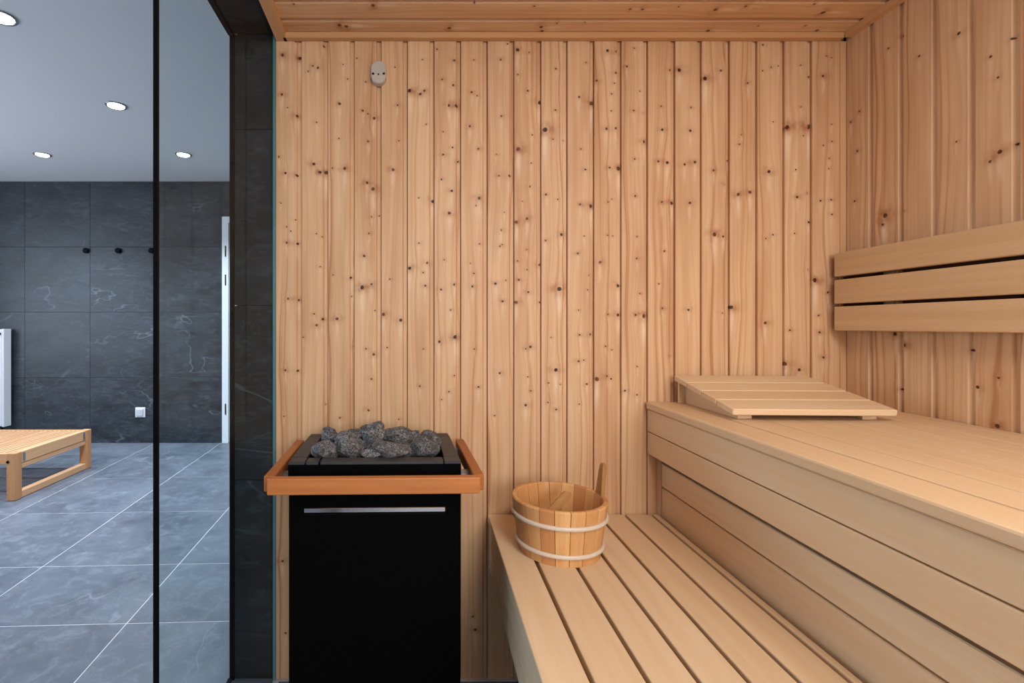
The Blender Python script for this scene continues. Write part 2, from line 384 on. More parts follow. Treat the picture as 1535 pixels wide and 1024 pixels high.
# ------------------------------------------------------------------ knots read from the photograph (crop origin, crop scale, list)
KN = [((410, 50), .1953, [(70,168,13),(200,182,14),(170,64,6),(300,248,7),(338,263,11),(268,293,5),(385,95,8),(105,568,6),(180,632,12),(65,470,10),(40,948,8),(330,682,7),(310,1003,12),(532,237,5),(568,350,6),(507,540,11),(500,805,7),(638,190,6),(708,373,7),(684,593,9),(727,619,6),(770,650,12),(727,830,9),(930,258,6),(951,551,8),(962,824,6),(1142,201,6),(1045,440,16),(1127,466,11),(1158,440,10),(1172,698,5),(1255,121,7),(1388,208,10),(1295,354,8),(1378,397,9),(1345,553,11),(1403,553,15),(1303,756,5),(1373,875,8),(1302,930,9),(1418,980,9)]),
 ((410, 240), .1953, [(90,98,10),(178,116,10),(357,93,12),(402,90,15),(454,63,6),(547,65,13),(54,328,5),(168,458,5),(100,512,6),(132,546,5),(102,635,9),(183,640,10),(328,564,5),(375,591,6),(360,819,5),(455,881,6),(592,902,10),(718,173,11),(763,221,15),(753,437,6),(809,424,7),(733,564,8),(697,737,10),(680,978,17),(751,952,10),(917,74,12),(893,914,7),(1113,290,6),(1222,312,13),(1116,638,7),(1178,788,11),(1045,830,14),(1151,865,6),(1165,964,9),(1288,148,8),(1367,235,10),(1351,408,12),(1310,766,5),(1387,956,9),(1284,993,9)]),
 ((410, 430), .2246, [(96,79,8),(165,88,9),(272,181,5),(330,217,9),(288,256,9),(200,337,5),(423,213,11),(519,63,4),(674,156,6),(539,396,6),(619,415,6),(669,452,9),(652,615,7),(79,557,8),(160,561,8),(68,863,5),(344,788,5),(443,875,7),(632,823,8),(848,222,11),(758,405,6),(835,884,6),(1001,416,5),(977,664,7),(1184,156,6),(1105,366,10),(1212,335,14),(1173,702,6),(1208,594,5),(1122,752,5),(735,185,11)]),
 ((690, 50), .1953, [(106,205,6),(88,452,9),(127,478,7),(72,713,10),(140,887,9),(365,82,6),(309,201,9),(317,637,8),(277,930,6),(440,127,14),(530,148,6),(443,317,6),(517,440,8),(613,522,15),(551,779,6),(445,890,17),(546,996,5),(735,272,7),(732,590,7),(648,738,20),(711,811,5),(794,818,5),(967,226,5),(910,487,10),(1012,528,17),(926,888,7),(1129,132,12),(1198,138,10),(1194,303,8),(1044,362,10),(1184,382,6),(1160,463,7),(1158,595,5),(1122,733,10),(1193,727,11),(1278,254,9),(1337,115,5),(1377,443,5),(1330,592,8),(1408,609,7),(1416,825,13),(1338,964,7)]),
 ((690, 240), .1953, [(145,293,13),(120,349,6),(148,644,7),(73,790,5),(103,869,7),(92,970,10),(296,120,8),(378,118,12),(336,399,5),(312,537,9),(303,662,8),(320,649,6),(271,949,10),(351,924,5),(535,204,7),(475,316,6),(513,450,12),(432,477,14),(510,688,5),(440,775,7),(450,920,10),(612,801,10),(511,839,5),(520,1013,9),(660,266,8),(748,301,6),(776,572,11),(656,619,8),(758,988,18),(960,72,8),(920,341,9),(1008,350,15),(903,717,9),(951,583,5),(985,883,6),(977,996,6),(1146,58,8),(1222,60,16),(1163,299,5),(1134,321,6),(1130,576,6),(1168,581,6),(1072,784,12),(1216,963,14),(1344,277,8),(1357,588,5),(1355,756,8)]),
 ((690, 430), .1953, [(108,478,6),(140,769,9),(325,112,9),(300,661,10),(263,990,6),(430,120,13),(613,117,8),(537,460,11),(502,475,6),(520,692,5),(543,800,5),(501,908,11),(733,637,15),(697,389,5),(675,736,5),(768,750,5),(672,888,6),(737,943,8),(908,179,6),(920,372,7),(1003,367,10),(907,571,9),(947,563,5),(971,747,7),(914,901,6),(1134,213,6),(1217,215,13),(1116,457,7),(1162,483,5),(1127,686,7),(1155,705,8),(1047,708,17),(1346,216,8),(1412,224,18),(1380,53,7),(1359,613,5),(1263,797,9),(1355,828,8)]),
 ((970, 50), .2051, [(168,270,8),(105,535,6),(111,704,10),(82,936,9),(146,944,12),(236,270,14),(322,543,7),(315,711,10),(350,942,11),(273,957,10),(538,271,9),(424,330,16),(735,363,9),(486,1001,9),(598,924,7),(676,811,7),(691,741,5),(846,84,7),(907,248,6),(958,238,6),(845,273,5),(920,645,5),(890,1010,13),(1123,233,6),(1123,537,6),(1024,688,18),(1192,675,20),(1198,310,8),(1085,995,7),(1142,748,5),(1287,312,11),(1313,166,5),(1346,176,5),(1347,664,6),(1350,789,7),(1288,818,6),(1333,915,6),(1327,989,6)]),
 ((970, 250), .3125, [(71,169,6),(124,172,8),(205,173,7),(83,405,5),(57,562,4),(75,681,5),(197,686,6),(116,910,4),(376,84,6),(323,325,10),(364,334,6),(437,132,9),(493,122,8),(404,674,10),(361,702,4),(566,748,8),(605,327,4),(570,345,4),(721,146,6),(772,127,5),(786,263,6),(707,319,4),(776,491,6),(832,163,5),(884,159,5),(886,228,5),(805,545,11),(866,602,6),(823,714,5),(828,795,6),(846,915,6),(686,785,5),(662,945,9),(729,974,8)]),
 ((1200, 0), .2247, [(393,743,7),(380,1008,8),(335,815,8),(588,323,7),(793,374,8),(675,238,9),(1055,222,12),(1270,378,9),(1317,516,8),(1427,962,10),(1330,1013,15),(1412,258,7),(1042,945,7)]),
 ((1200, 310), .2247, [(563,58,17),(690,30,7),(693,925,13),(632,850,13),(1133,958,9)]),
 ((1240, 540), .1954, [(560,224,10),(1153,205,13),(1316,136,9),(1310,508,17)])]
KPX = [(o[0] + x * s, o[1] + y * s, r * s) for (o, s, L) in KN for (x, y, r) in L]
WXI, WXS = 1.328 - SR * D, SR                       # right wall: X = WXI + WXS * y
def right_depth(px): return WXI / ((px - CX) / F - WXS)

# ------------------------------------------------------------------ tongue-and-groove plank
ZC = 1.962      # sauna ceiling height
def plank_mesh(name, w, length, lip=0.0155):
    pts = [(0.0, 0.014), (0.0, 0.0015), (0.0012, 0.0), (w - lip, 0.0), (w - lip + 0.004, 0.0080), (w - 0.0016, 0.0086), (w - 0.0016, 0.014)]
    bm = bmesh.new()
    A = [bm.verts.new((x, y, 0)) for x, y in pts]; B = [bm.verts.new((x, y, length)) for x, y in pts]
    n = len(pts); bm.faces.new(A); bm.faces.new(list(reversed(B)))
    for i in range(n): bm.faces.new((A[i], B[i], B[(i + 1) % n], A[(i + 1) % n]))
    return bm_mesh(name, bm)

# back wall of the sauna
bnd = [413.5, 452, 491.7, 531.3, 571.5, 611, 651, 691, 731, 771, 811.6, 851, 891, 932, 971.7, 1012.6, 1052.4, 1094.6, 1136, 1176.8, 1218, 1269]
wall_back = wbox('wall_back', (-0.407, D + 0.0145, 0.0), (1.345, D + 0.06, ZC + 0.03), M_SUB)
setp(wall_back, 'knotty pine panelled back wall of the sauna behind the heater', 'wall', kind='structure')
for i in range(len(bnd) - 1):
    x0 = (bnd[i] - CX) / F * D; x1 = (bnd[i + 1] - CX) / F * D
    kk = []
    for (px, py, r) in KPX:
        if bnd[i] <= px < bnd[i + 1] and px < 1268:
            kk.append(((px - CX) / F * D - x0, CAMH - (py - HZ) / F * D, max(0.0022, r / F * D * 0.92)))
    kk.append((0.02 + 0.03 * ((i * 7) % 5) / 5, 0.36 - 0.07 * (i % 4), 0.004))
    kk.append((0.03 + 0.03 * ((i * 3) % 5) / 5, 0.14 + 0.05 * (i % 3), 0.003))
    o = link('plank', plank_mesh('pine_plank', x1 - x0, ZC), pine('pine_board', kk, i + 1), wall_back)
    o.location = (x0, D, 0.0)

# right wall of the sauna
YF = -0.45       # open front of the sauna, behind the camera
ang = -math.pi / 2 + AR
pivot = Vector((1.328, D, 0))
wdir = Vector((-SR, -1, 0)).normalized()
wnrm = Vector((-1, SR, 0)).normalized()             # into the room
wlen = (D - YF)
wall_right = link('wall_right', box_mesh('wall_right', (0, 0.0145, 0), (wlen, 0.06, ZC + 0.03)), M_SUB)
wall_right.location = pivot; wall_right.rotation_euler = (0, 0, ang)
setp(wall_right, 'knotty pine panelled side wall carrying the backrest', 'wall', kind='structure')
rb = [D] + [right_depth(x) for x in (1309, 1354.6, 1405.6, 1461.8, 1529)]
while rb[-1] > YF + 0.09: rb.append(rb[-1] - 0.0855)
for i in range(len(rb) - 1):
    kk = []
    for (px, py, r) in KPX:
        if px <= 1268: continue
        d = right_depth(px)
        if rb[i + 1] < d <= rb[i]:
            kk.append((rb[i] - d, CAMH - (py - HZ) / F * d, max(0.0024, r / F * d * 0.95)))
    kk += [(0.02 + 0.04 * ((i * 5) % 7) / 7, 0.55 + 0.1 * (i % 3), 0.005), (0.03, 1.45 - 0.09 * (i % 4), 0.0035)]
    o = link('plank', plank_mesh('pine_plank', rb[i] - rb[i + 1], ZC), pine('pine_board', kk, i + 31), wall_right)
    o.location = (D - rb[i], 0, 0)

# sauna ceiling: boards run along the width
GX = lambda y: -0.407 + SL * (y - D)                # glass line
WX = lambda y: WXI + WXS * y
ceil = link('ceiling', box_mesh('ceiling', (-0.36, YF, ZC + 0.0145), (1.33, D, ZC + 0.06)), M_SUB)
setp(ceil, 'knotty pine boarded ceiling of the sauna', 'ceiling', kind='structure')
cb = [D, 1.401, 1.321]
while cb[-1] > YF + 0.085: cb.append(cb[-1] - 0.081)
xr, xl = 1.318, -0.385
pm = plank_mesh('ceiling_plank', 0.0805, xr - xl)
random.seed(3)
for i in range(len(cb) - 1):
    kk = [(random.uniform(.008, .07), random.uniform(0.05, xr - xl - .05), random.choice((.0026, .003, .004, .0055))) for _ in range(11)] if i < 5 else []
    o = link('ceiling_plank', pm if i else plank_mesh('ceiling_plank', cb[0] - cb[1] - .0005, xr - xl), pine('ceiling_board', kk, i + 61), ceil)
    o.matrix_local = Matrix(((0, 0, -1, xr), (-1, 0, 0, cb[i]), (0, 1, 0, ZC), (0, 0, 0, 1)))

# battens in the corners
o = box('trim_1', (-0.385, D - 0.021, ZC - 0.018), (1.306, D - 0.0002, ZC - 0.0003), M_TRIMX, bevel=0.0015)
setp(o, 'narrow pine batten along the top of the back wall', 'trim', kind='structure')
def sbox(name, fx0, fx1, y0, y1, z0, z1, mat, parent=None):
    """box whose two long sides follow the functions fx0(y), fx1(y)"""
    return prism(name, [(fx0(y0), y0), (fx1(y0), y0), (fx1(y1), y1), (fx0(y1), y1)], 'z', z0, z1, mat, parent)
o = sbox('trim_2', lambda y: GX(y) + 0.0, lambda y: GX(y) + 0.032, YF, D - 0.0005, ZC - 0.018, ZC - 0.0004, M_TRIMY)
setp(o, 'pine batten along the ceiling edge above the glass', 'trim', kind='structure')
o = sbox('trim_3', lambda y: WX(y) - 0.021, lambda y: WX(y) - 0.0004, YF, D - 0.021, ZC - 0.018, ZC - 0.0004, M_TRIMY)
setp(o, 'pine batten along the ceiling edge above the backrest', 'trim', kind='structure')
o = box('trim_4', (1.3085, D - 0.004, 0.86), (1.3265, D + 0.0055, ZC - 0.019), M_TRIMZ, bevel=0.001)
setp(o, 'upright pine corner bead between back wall and side wall', 'trim', kind='structure')

# ------------------------------------------------------------------ floor
floor = wbox('floor', (-5.0, -2.9, -0.08), (1.75, DW + 0.1, -0.0012), M_GROUT)
setp(floor, 'grey stone tiled floor with light joints', 'floor', kind='structure')
TA = math.atan(30.0 / F)                             # tile grid of the hall is turned a little
def floor_tile(x0, x1, y0, y1, piv, a, cache={}):
    key = (round(x1 - x0, 3), round(y1 - y0, 3))
    if key not in cache:
        cache[key] = box_mesh('floor_tile', (-(x1 - x0) / 2, -(y1 - y0) / 2, -0.0012), ((x1 - x0) / 2, (y1 - y0) / 2, 0.0), 0.0004)
    o = link('floor_tile', cache[key], M_FLOORT, floor)
    c = Vector(((x0 + x1) / 2, (y0 + y1) / 2, 0)); c.rotate(Matrix.Rotation(a, 3, 'Z'))
    o.location = Vector(piv) + c; o.rotation_euler = (0, 0, a)
G = 0.0022
piv = Vector(((233 - CX) / F * DW, DW, 0))
rows = [DW + 0.04, 4.08, 3.43, 2.785, 2.150, 1.711, 1.08, 0.45, -0.18, -0.81, -1.44, -2.07, -2.7]
for c in range(-4, 5):
    for r in range(len(rows) - 1):
        x0, x1 = c * 0.6, c * 0.6 + 0.6
        ymid = (rows[r] + rows[r + 1]) / 2
        xw = piv.x + (x0 + x1) / 2 + (DW - ymid) * math.tan(TA)
        if xw - 0.32 > -0.45 or xw + .3 < -4.7: continue
        floor_tile(x0 + G, x1 - G, rows[r + 1] - DW + G, rows[r] - DW - G, piv, TA)
for c in range(4):
    for r in range(4):                                # sauna floor, square to the back wall
        x0 = -0.40 + c * 0.45; y1 = D - 0.008 - r * 0.6
        if c == 0 and False: continue
        floor_tile(x0 + G, x0 + 0.45 - G, y1 - 0.6 + G, y1 - G, (0, 0, 0), 0.0)

# ------------------------------------------------------------------ hall: tiled far wall, ceiling, side walls
wall_far = wbox('wall_far', (-4.9, DW + 0.012, 0.0), (-0.5, DW + 0.12, 2.42), M_DGROUT)
setp(wall_far, 'dark slate tiled far wall of the hall', 'wall', kind='structure')
XD = (333 - CX) / F * DW                             # door side of the tiled wall
cols = [XD] + [(233 - CX) / F * DW - 0.6 * k for k in range(6)]
tm = {}
for ci in range(len(cols) - 1):
    for r in range(4):
        w = cols[ci] - cols[ci + 1]; k = round(w, 3)
        if k not in tm: tm[k] = box_mesh('wall_tile', (0.0012, 0, 0.0012), (w - 0.0012, 0.0125, 0.5988), 0.0006)
        o = link('wall_tile', tm[k], M_WALLT, wall_far); o.location = (cols[ci + 1], DW, 0.6 * r)
for (x0, x1, z0, z1) in ((XD, XD + 0.75, 2.08, 2.4), (XD + 0.75, -0.56, 0.0, 1.2), (XD + 0.75, -0.56, 1.2, 2.4)):
    o = link('wall_tile', box_mesh('wall_tile', (0.0012, 0, 0.0012), (x1 - x0 - 0.0012, 0.0125, z1 - z0 - 0.0012), 0.0006), M_WALLT, wall_far)
    o.location = (x0, DW, z0)
hall_ceil = box('ceiling', (-5.0, -2.9, 2.402), (-0.40, DW + 0.1, 2.47), M_WHITE)
setp(hall_ceil, 'white painted ceiling of the hall with recessed lamps', 'ceiling', kind='structure')
hc2 = box('ceiling', (-0.40, -2.9, 2.402), (1.75, YF - 0.05, 2.47), M_WHITE)
setp(hc2, 'white painted ceiling in front of the sauna', 'ceiling', kind='structure')
wl = box('wall_left', (-4.9, -2.9, 0.0), (-4.8, DW, 2.402), M_WHITE)
setp(wl, 'white painted side wall of the hall', 'wall', kind='structure')
wr = box('wall_rear', (-4.8, -2.9, 0.0), (1.7, -2.8, 2.402), M_WHITE)
setp(wr, 'white painted rear wall of the hall with an added window frame', 'wall', kind='structure')
wrs = box('wall_side', (1.60, -2.8, 0.0), (1.7, YF, 2.402), M_WHITE)
setp(wrs, 'white painted wall in front of the sauna', 'wall', kind='structure')
wfr = box('wall_front', (-0.37, YF - 0.05, ZC + 0.0), (1.60, YF - 0.001, 2.402), M_WHITE)
setp(wfr, 'white panel above the open sauna front', 'wall', kind='structure')
win = empty('added_window_rear', (0.8, -2.8, 0.8)); setp(win, 'white window frame added out of view around the rear fill lamp', 'window', kind='structure')  # frame on the solid wall, added to dress the rear area lamp
for (a, b_) in (((-.77, 0, 0), (.77, .06, .05)), ((-.77, 0, 1.55), (.77, .06, 1.6)), ((-.77, 0, .05), (-.72, .06, 1.55)), ((.72, 0, .05), (.77, .06, 1.55))):
    box('added_window_frame', a, b_, M_WHITEG, win)

wn3 = empty('added_window_hall', (-4.8, 2.0, 0.55)); setp(wn3, 'white window frame added out of view around the hall fill lamp', 'window', kind='structure')  # invented window frame on the solid wall, dressing the hall area lamp
for (a, b_) in (((0, -1.15, 0), (.06, 1.15, .05)), ((0, -1.15, 1.55), (.06, 1.15, 1.6)), ((0, -1.15, .05), (.06, -1.1, 1.55)), ((0, 1.1, .05), (.06, 1.15, 1.55))):
    box('added_window_frame', a, b_, M_WHITEG, wn3)

# thick tiled partition: jamb facing the camera and lintel above the opening
part = sbox('wall_partition', lambda y: GX(y) - 0.126, lambda y: GX(y) - 0.012, D + 0.012, DW, 0.0, 2.402, M_DGROUT)
setp(part, 'dark slate tiled wall end beside the sauna glass', 'wall', kind='structure')
JX0, JX1 = GX(D) - 0.136, GX(D) - 0.003
jz = [0.0] + [CAMH - (y - HZ) / F * D for y in (720, 458, 194)] + [1.966]
for i in range(4):
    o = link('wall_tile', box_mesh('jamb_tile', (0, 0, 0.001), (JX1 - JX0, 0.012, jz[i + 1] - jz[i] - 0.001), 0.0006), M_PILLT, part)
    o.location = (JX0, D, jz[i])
lint = sbox('wall_lintel', lambda y: GX(y) - 0.126, lambda y: GX(y) - 0.012, YF, D + 0.012, 1.980, 2.402, M_DGROUT)
setp(lint, 'dark slate tiled lintel over the sauna glass', 'wall', kind='structure')
yy = D
while yy > YF + 0.05:
    y0 = max(YF, yy - 0.6)
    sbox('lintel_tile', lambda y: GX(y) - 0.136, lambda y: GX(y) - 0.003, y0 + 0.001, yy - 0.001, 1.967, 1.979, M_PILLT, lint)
    yy -= 0.6
lo_face = sbox('lintel_tile', lambda y: GX(y) - 0.137, lambda y: GX(y) - 0.127, YF, D + 0.01, 1.968, 2.401, M_WALLT, lint)
# black edge profile around the reveal
o = box('trim_5', (JX0 - 0.006, D - 0.006, 0.0), (JX0 + 0.008, D - 0.0004, 1.966), M_BLACK)
setp(o, 'black metal edge profile on the tiled wall end', 'trim', kind='structure')
o = sbox('trim_6', lambda y: GX(y) - 0.145, lambda y: GX(y) - 0.131, YF, D - 0.006, 1.958, 1.9665, M_BLACK)
setp(o, 'black metal edge profile under the tiled lintel', 'trim', kind='structure')
o = sbox('trim_7', lambda y: GX(y) - 0.145, lambda y: GX(y) - 0.134, 0.9, D - 0.007, 0.0004, 0.008, M_BLACK)
setp(o, 'black metal threshold strip at the foot of the glass', 'trim', kind='structure')

# glass pane between jamb and black upright
YM = -(-0.407 - SL * D) / ((615 - 239.5) / F + SL)
pane = sbox('window_1', lambda y: GX(y) - 0.010, lambda y: GX(y) - 0.002, YM + 0.004, D - 0.0075, 0.001, 1.965, M_GLASS)
setp(pane, 'clear fixed glass pane between the sauna and the hall', 'glass', kind='structure')
box('glass_edge', (GX(D) - 0.010, D - 0.0072, 0.001), (GX(D) - 0.002, D - 0.0008, 1.965), M_TEAL, pane)
sbox('glass_edge', lambda y: GX(y) - 0.0102, lambda y: GX(y) - 0.002, YM + .006, D - 0.0075, 1.9652, 1.9668, M_BLACK, pane)
sbox('seal_upright', lambda y: GX(y) - 0.0095, lambda y: GX(y) - 0.0025, YM - 0.002, YM + 0.0035, 0.001, 1.9655, M_BLACK, pane)

# ------------------------------------------------------------------ hall things
HC = 2.402
def downlight(x, y, label):
    t_ = empty('downlight', (x, y, HC))
    setp(t_, label, 'light', 'recessed lamps in the hall ceiling')
    ring = lathe_mesh('trim_ring', [(0.044, -0.001), (0.046, -0.005), (0.056, -0.006), (0.060, -0.0008)], 40)
    link('trim_ring', ring, M_STEEL, t_)
    link('lens', lathe_mesh('lens', [(0.043, -0.0068), (0.0445, -0.0062), (0.0445, -0.0012)], 40), M_LAMP, t_)
    l = bpy.data.lights.new('downlight_beam', 'SPOT'); l.energy = SPOT; l.color = (0.74, 0.86, 1.0)
    l.spot_size = math.radians(108); l.spot_blend = 0.75; l.shadow_soft_size = 0.04
    lo = bpy.data.objects.new('beam', l); C.objects.link(lo); lo.parent = t_; lo.location = (0, 0, -0.02)
lights = [(-1.756, 3.77, 'round recessed lamp next to the corner above the white door'),
          (-1.77, 2.93, 'round recessed lamp in the middle of the row towards the glass'),
          (-1.756, 2.09, 'round recessed lamp with a wide glare on the white ceiling'),
          ((63.5 - CX) / F * 3.77, 3.77, 'round recessed lamp above the coat hooks and radiator')]
for a in lights: downlight(*a)
# white door and frame
door = empty('door_1', (XD, DW, 0)); setp(door, 'white painted door with a white frame in the slate wall', 'door', kind='structure')
box('door_frame', (0.003, -0.014, 0.0), (0.062, 0.0115, 2.076), M_WHITEG, door, 0.002)
box('door_frame', (0.062, -0.014, 2.02), (0.74, 0.0115, 2.076), M_WHITEG, door, 0.002)
box('door_frame', (0.69, -0.014, 0.0), (0.748, 0.0115, 2.02), M_WHITEG, door, 0.002)
box('door_leaf', (0.064, -0.004, 0.006), (0.688, 0.011, 2.018), M_WHITEG, door, 0.001)
for py in (377, 420, 613):
    z = CAMH - (py - HZ) / F * DW
    box('hinge', (0.030, -0.019, z - 0.05), (0.042, -0.0138, z + 0.05), plain('hinge_bronze', srgb(74, 52, 44), 0.4, 0.6), door, 0.002)
# radiator
rx1 = (7 - CX) / F * (DW - 0.09)
rad = empty('radiator', (rx1, DW - 0.06, 0.0))
setp(rad, 'tall white panel radiator on the dark slate wall', 'radiator')
rz0, rz1 = CAMH - (640 - HZ) / F * (DW - 0.09), CAMH - (493 - HZ) / F * (DW - 0.09)
box('end_cover', (-0.018, -0.04, rz0), (0.0, 0.042, rz1), M_WHITEG, rad, 0.002)
for k in range(6):
    box('panel', (-0.020 - 0.075 * (k + 1) + 0.004, -0.04, rz0 + 0.005), (-0.020 - 0.075 * k, -0.015, rz1 - 0.004), M_WHITEG, rad, 0.006)
box('back_panel', (-0.47, 0.01, rz0 + 0.01), (-0.02, 0.04, rz1 - 0.01), M_WHITEG, rad)
vz = lathe_mesh('vent_valve', [(0.006, 0.0), (0.012, 0.004), (0.012, 0.022), (0.006, 0.026)], 16)
o = link('vent_valve', vz, M_BLACK, rad); o.rotation_euler = (math.pi / 2, 0, 0); o.location = (-0.035, -0.038, rz1 - 0.045)
tube('pipe', [(-0.03, -0.02, rz0 + 0.01), (-0.03, -0.02, rz0 - 0.03), (-0.03, 0.0, rz0 - 0.05), (-0.03, 0.0595, rz0 - 0.05)], 0.010, M_BLACK, rad)
# coat hooks
for px, lab in ((130, 'small black round wall hook on the joint below the lamp, nearest the radiator'), (178, 'small black round wall hook, middle of three on the slate wall'), (228, 'small black round wall hook beside the black glass upright')):
    p = P(px, 376, DW)
    h = empty('wall_hook', (p.x, DW - 0.0002, p.z)); setp(h, lab, 'hook', 'black hooks on the slate wall')
    a_ = link('base', lathe_mesh('hook_base', [(0.024, 0.0), (0.024, 0.004), (0.010, 0.005), (0.010, 0.012)], 24), M_BLACK, h); a_.rotation_euler = (math.pi / 2, 0, 0)
    b_ = link('knob', lathe_mesh('hook_knob', [(0.010, 0.012), (0.024, 0.014), (0.025, 0.020), (0.018, 0.022)], 24), M_BLACK, h); b_.rotation_euler = (math.pi / 2, 0, 0)
# socket with lid
p = P(211, 618, DW)
s = empty('wall_socket', (p.x, DW - 0.0002, p.z)); setp(s, 'white square covered wall socket low on the slate wall', 'socket')
box('frame', (-0.045, -0.012, -0.045), (0.045, 0.0, 0.045), M_WHITEG, s, 0.003)
box('lid', (-0.031, -0.024, -0.033), (0.031, -0.0122, 0.029), plain('socket_grey', srgb(190, 192, 198), 0.4), s, 0.003)
box('hinge', (-0.028, -0.020, 0.0295), (0.028, -0.0122, 0.036), M_WHITEG, s, 0.001)

# low slatted lounge bench
LH = 0.295
bx_r, by0, by1 = -2.422, 2.985, 3.70
lb = empty('lounge_bench', (bx_r, by0, 0)); setp(lb, 'low slatted wooden lounge bench on the hall floor', 'bench')
bd = by1 - by0; bl = 1.35; lt = 0.055
for (x0, nm) in ((-lt, 1), (-bl, 0)):
    box('leg', (x0, 0, 0.002), (x0 + lt, lt, LH - 0.002), M_OAKZ, lb, 0.003)
    box('leg', (x0, bd - lt, 0.002), (x0 + lt, bd, LH - 0.002), M_OAKZ, lb, 0.003)
    xi = x0 + 0.006
    box('side_rail', (xi, lt, LH - 0.075), (xi + lt - 0.012, bd - lt, LH - 0.004), M_OAKY, lb, 0.002)
    box('lower_side_rail', (xi + 0.004, lt, LH - 0.108), (xi + lt - 0.014, bd - lt, LH - 0.0755), M_OAKY, lb, 0.002)
    box('foot_rail', (xi, lt, 0.003), (xi + lt - 0.012, bd - lt, 0.045), M_OAKY, lb, 0.002)
box('front_rail', (-bl + lt, 0.006, LH - 0.072), (-lt, 0.036, LH - 0.006), M_OAKX, lb, 0.002)
box('back_rail', (-bl + lt, bd - 0.036, LH - 0.072), (-lt, bd - 0.006, LH - 0.006), M_OAKX, lb, 0.002)
sm = box_mesh('slat', (0, 0, 0), (0.0175, bd - 0.076, 0.026), 0.002)
ns = int((bl - 2 * lt) / 0.0345)
for k in range(ns):
    o = link('slat', sm, M_OAKY, lb); o.location = (-lt - 0.0265 - k * 0.0345, 0.038, LH - 0.032)
for yk in (bd * 0.35, bd * 0.68):
    box('cross_rail', (-bl + lt, yk - 0.02, LH - 0.078), (-lt, yk + 0.02, LH - 0.0365), M_OAKX, lb, 0.002)
for yk in (lt + 0.012, bd - lt - 0.03):
    box('corner_plate', (-0.0058, yk, LH - 0.066), (-0.0045, yk + 0.02, LH - 0.014), M_STEEL, lb)
o = link('bolt', lathe_mesh('bolt', [(0.009, 0.0), (0.009, 0.003), (0.004, 0.0034)], 16), M_BLACK, lb)
o.rotation_euler = (math.pi / 2, 0, 0); o.location = (-0.045, 0.0, LH - 0.055)

# ------------------------------------------------------------------ sauna benches
def RX(px, z=None): return (px - CX) / F * D
ZL = CAMH - (770 - HZ) / F * D                       # lower bench top
ZU = CAMH - (602 - HZ) / F * D                       # upper bench top
BLEN = D - YF - 0.03
XL = RX(731)
lower = empty('lower_bench', (XL, D, 0), AR)
setp(lower, 'lower pale wooden sauna bench with gaps between its boards, bucket on top', 'sauna bench')
lb_edges = [RX(x) - XL for x in (731, 771, 815.5, 855.5, 895, 935, 975.4, 986)]
for i in range(7):
    a_, b_ = lb_edges[i], lb_edges[i + 1]
    g0 = 0.0 if i == 0 else 0.0042
    back = SR * a_ - 0.002
    o = box('top_board', (a_ + g0, -BLEN, ZL - 0.026), (b_ - (0.0042 if i < 6 else 0.002), back, ZL), M_ASPY, lower, 0.003, 2)
for (z0, z1) in ((ZL - 0.0985, ZL - 0.029), (ZL - 0.164, ZL - 0.1018)):
    box('front_board', (0.004, -BLEN, z0), (0.026, -0.003, z1), M_ASPY, lower, 0.002)
for yk in (-0.08, -0.75, -1.4, -1.84):
    box('cross_bearer', (0.028, yk - 0.03, ZL - 0.082), (0.500, yk + 0.015, ZL - 0.0265), M_SUB, lower)
for yk in (-0.08, -1.4):
    box('leg', (0.30, yk - 0.03, 0.0), (0.345, yk + 0.015, ZL - 0.0825), M_SUB, lower)

XU = RX(970)
upper = empty('upper_bench', (XU, D, 0), AR)
setp(upper, 'upper pale wooden sauna bench with boarded front, headrest on top', 'sauna bench')
RW = 1.328 - XU                                      # reach to the right wall
ub = [RX(x) - XU for x in (970, 1008, 1047.5, 1087, 1127, 1167, 1207, 1247)] + [RW - 0.002]
for i in range(8):
    a_, b_ = ub[i], ub[i + 1]
    box('top_board', (a_ + (0.0014 if i else -0.005), -BLEN, ZU - 0.022), (b_ - 0.0014, SR * a_ - 0.002, ZU), M_ASPY, upper, 0.0018 if i else 0.0045, 2)
FZ = [CAMH - (y - HZ) / F * D for y in (611.7, 646.6, 679.6)]
box('front_board', (0.0, -BLEN, FZ[1] + 0.0012), (0.022, -0.002, ZU - 0.0235), M_ASPY, upper, 0.002)
box('front_board', (0.0, -BLEN, FZ[2]), (0.022, -0.002, FZ[1] - 0.0012), M_ASPY, upper, 0.002)
SX = RX(991) - XU
sz = [CAMH - (y - HZ) / F * D for y in (694.5, 729.8, 766.5)]
box('skirt_board', (SX, -BLEN, sz[1] + 0.002), (SX + 0.02, -0.001, sz[0]), M_ASPY, upper, 0.002)
box('skirt_board', (SX, -BLEN, ZL - 0.03), (SX + 0.02, -0.001, sz[1] - 0.002), M_ASPY, upper, 0.002)
box('gap_shade_panel', (SX + 0.021, -BLEN + 0.02, 0.0), (SX + 0.032, -0.003, ZL - 0.03), M_SUB, upper)  # dark panel added so the gap beside the lower bench looks shaded
for yk in (-0.08, -0.75, -1.4, -1.84):
    box('cross_bearer', (SX + 0.021, yk - 0.03, ZU - 0.08), (RW - 0.03, yk + 0.015, ZU - 0.0225), M_SUB, upper)
    box('leg', (SX + 0.075, yk - 0.03, 0.0), (SX + 0.115, yk + 0.015, ZU - 0.0805), M_SUB, upper)

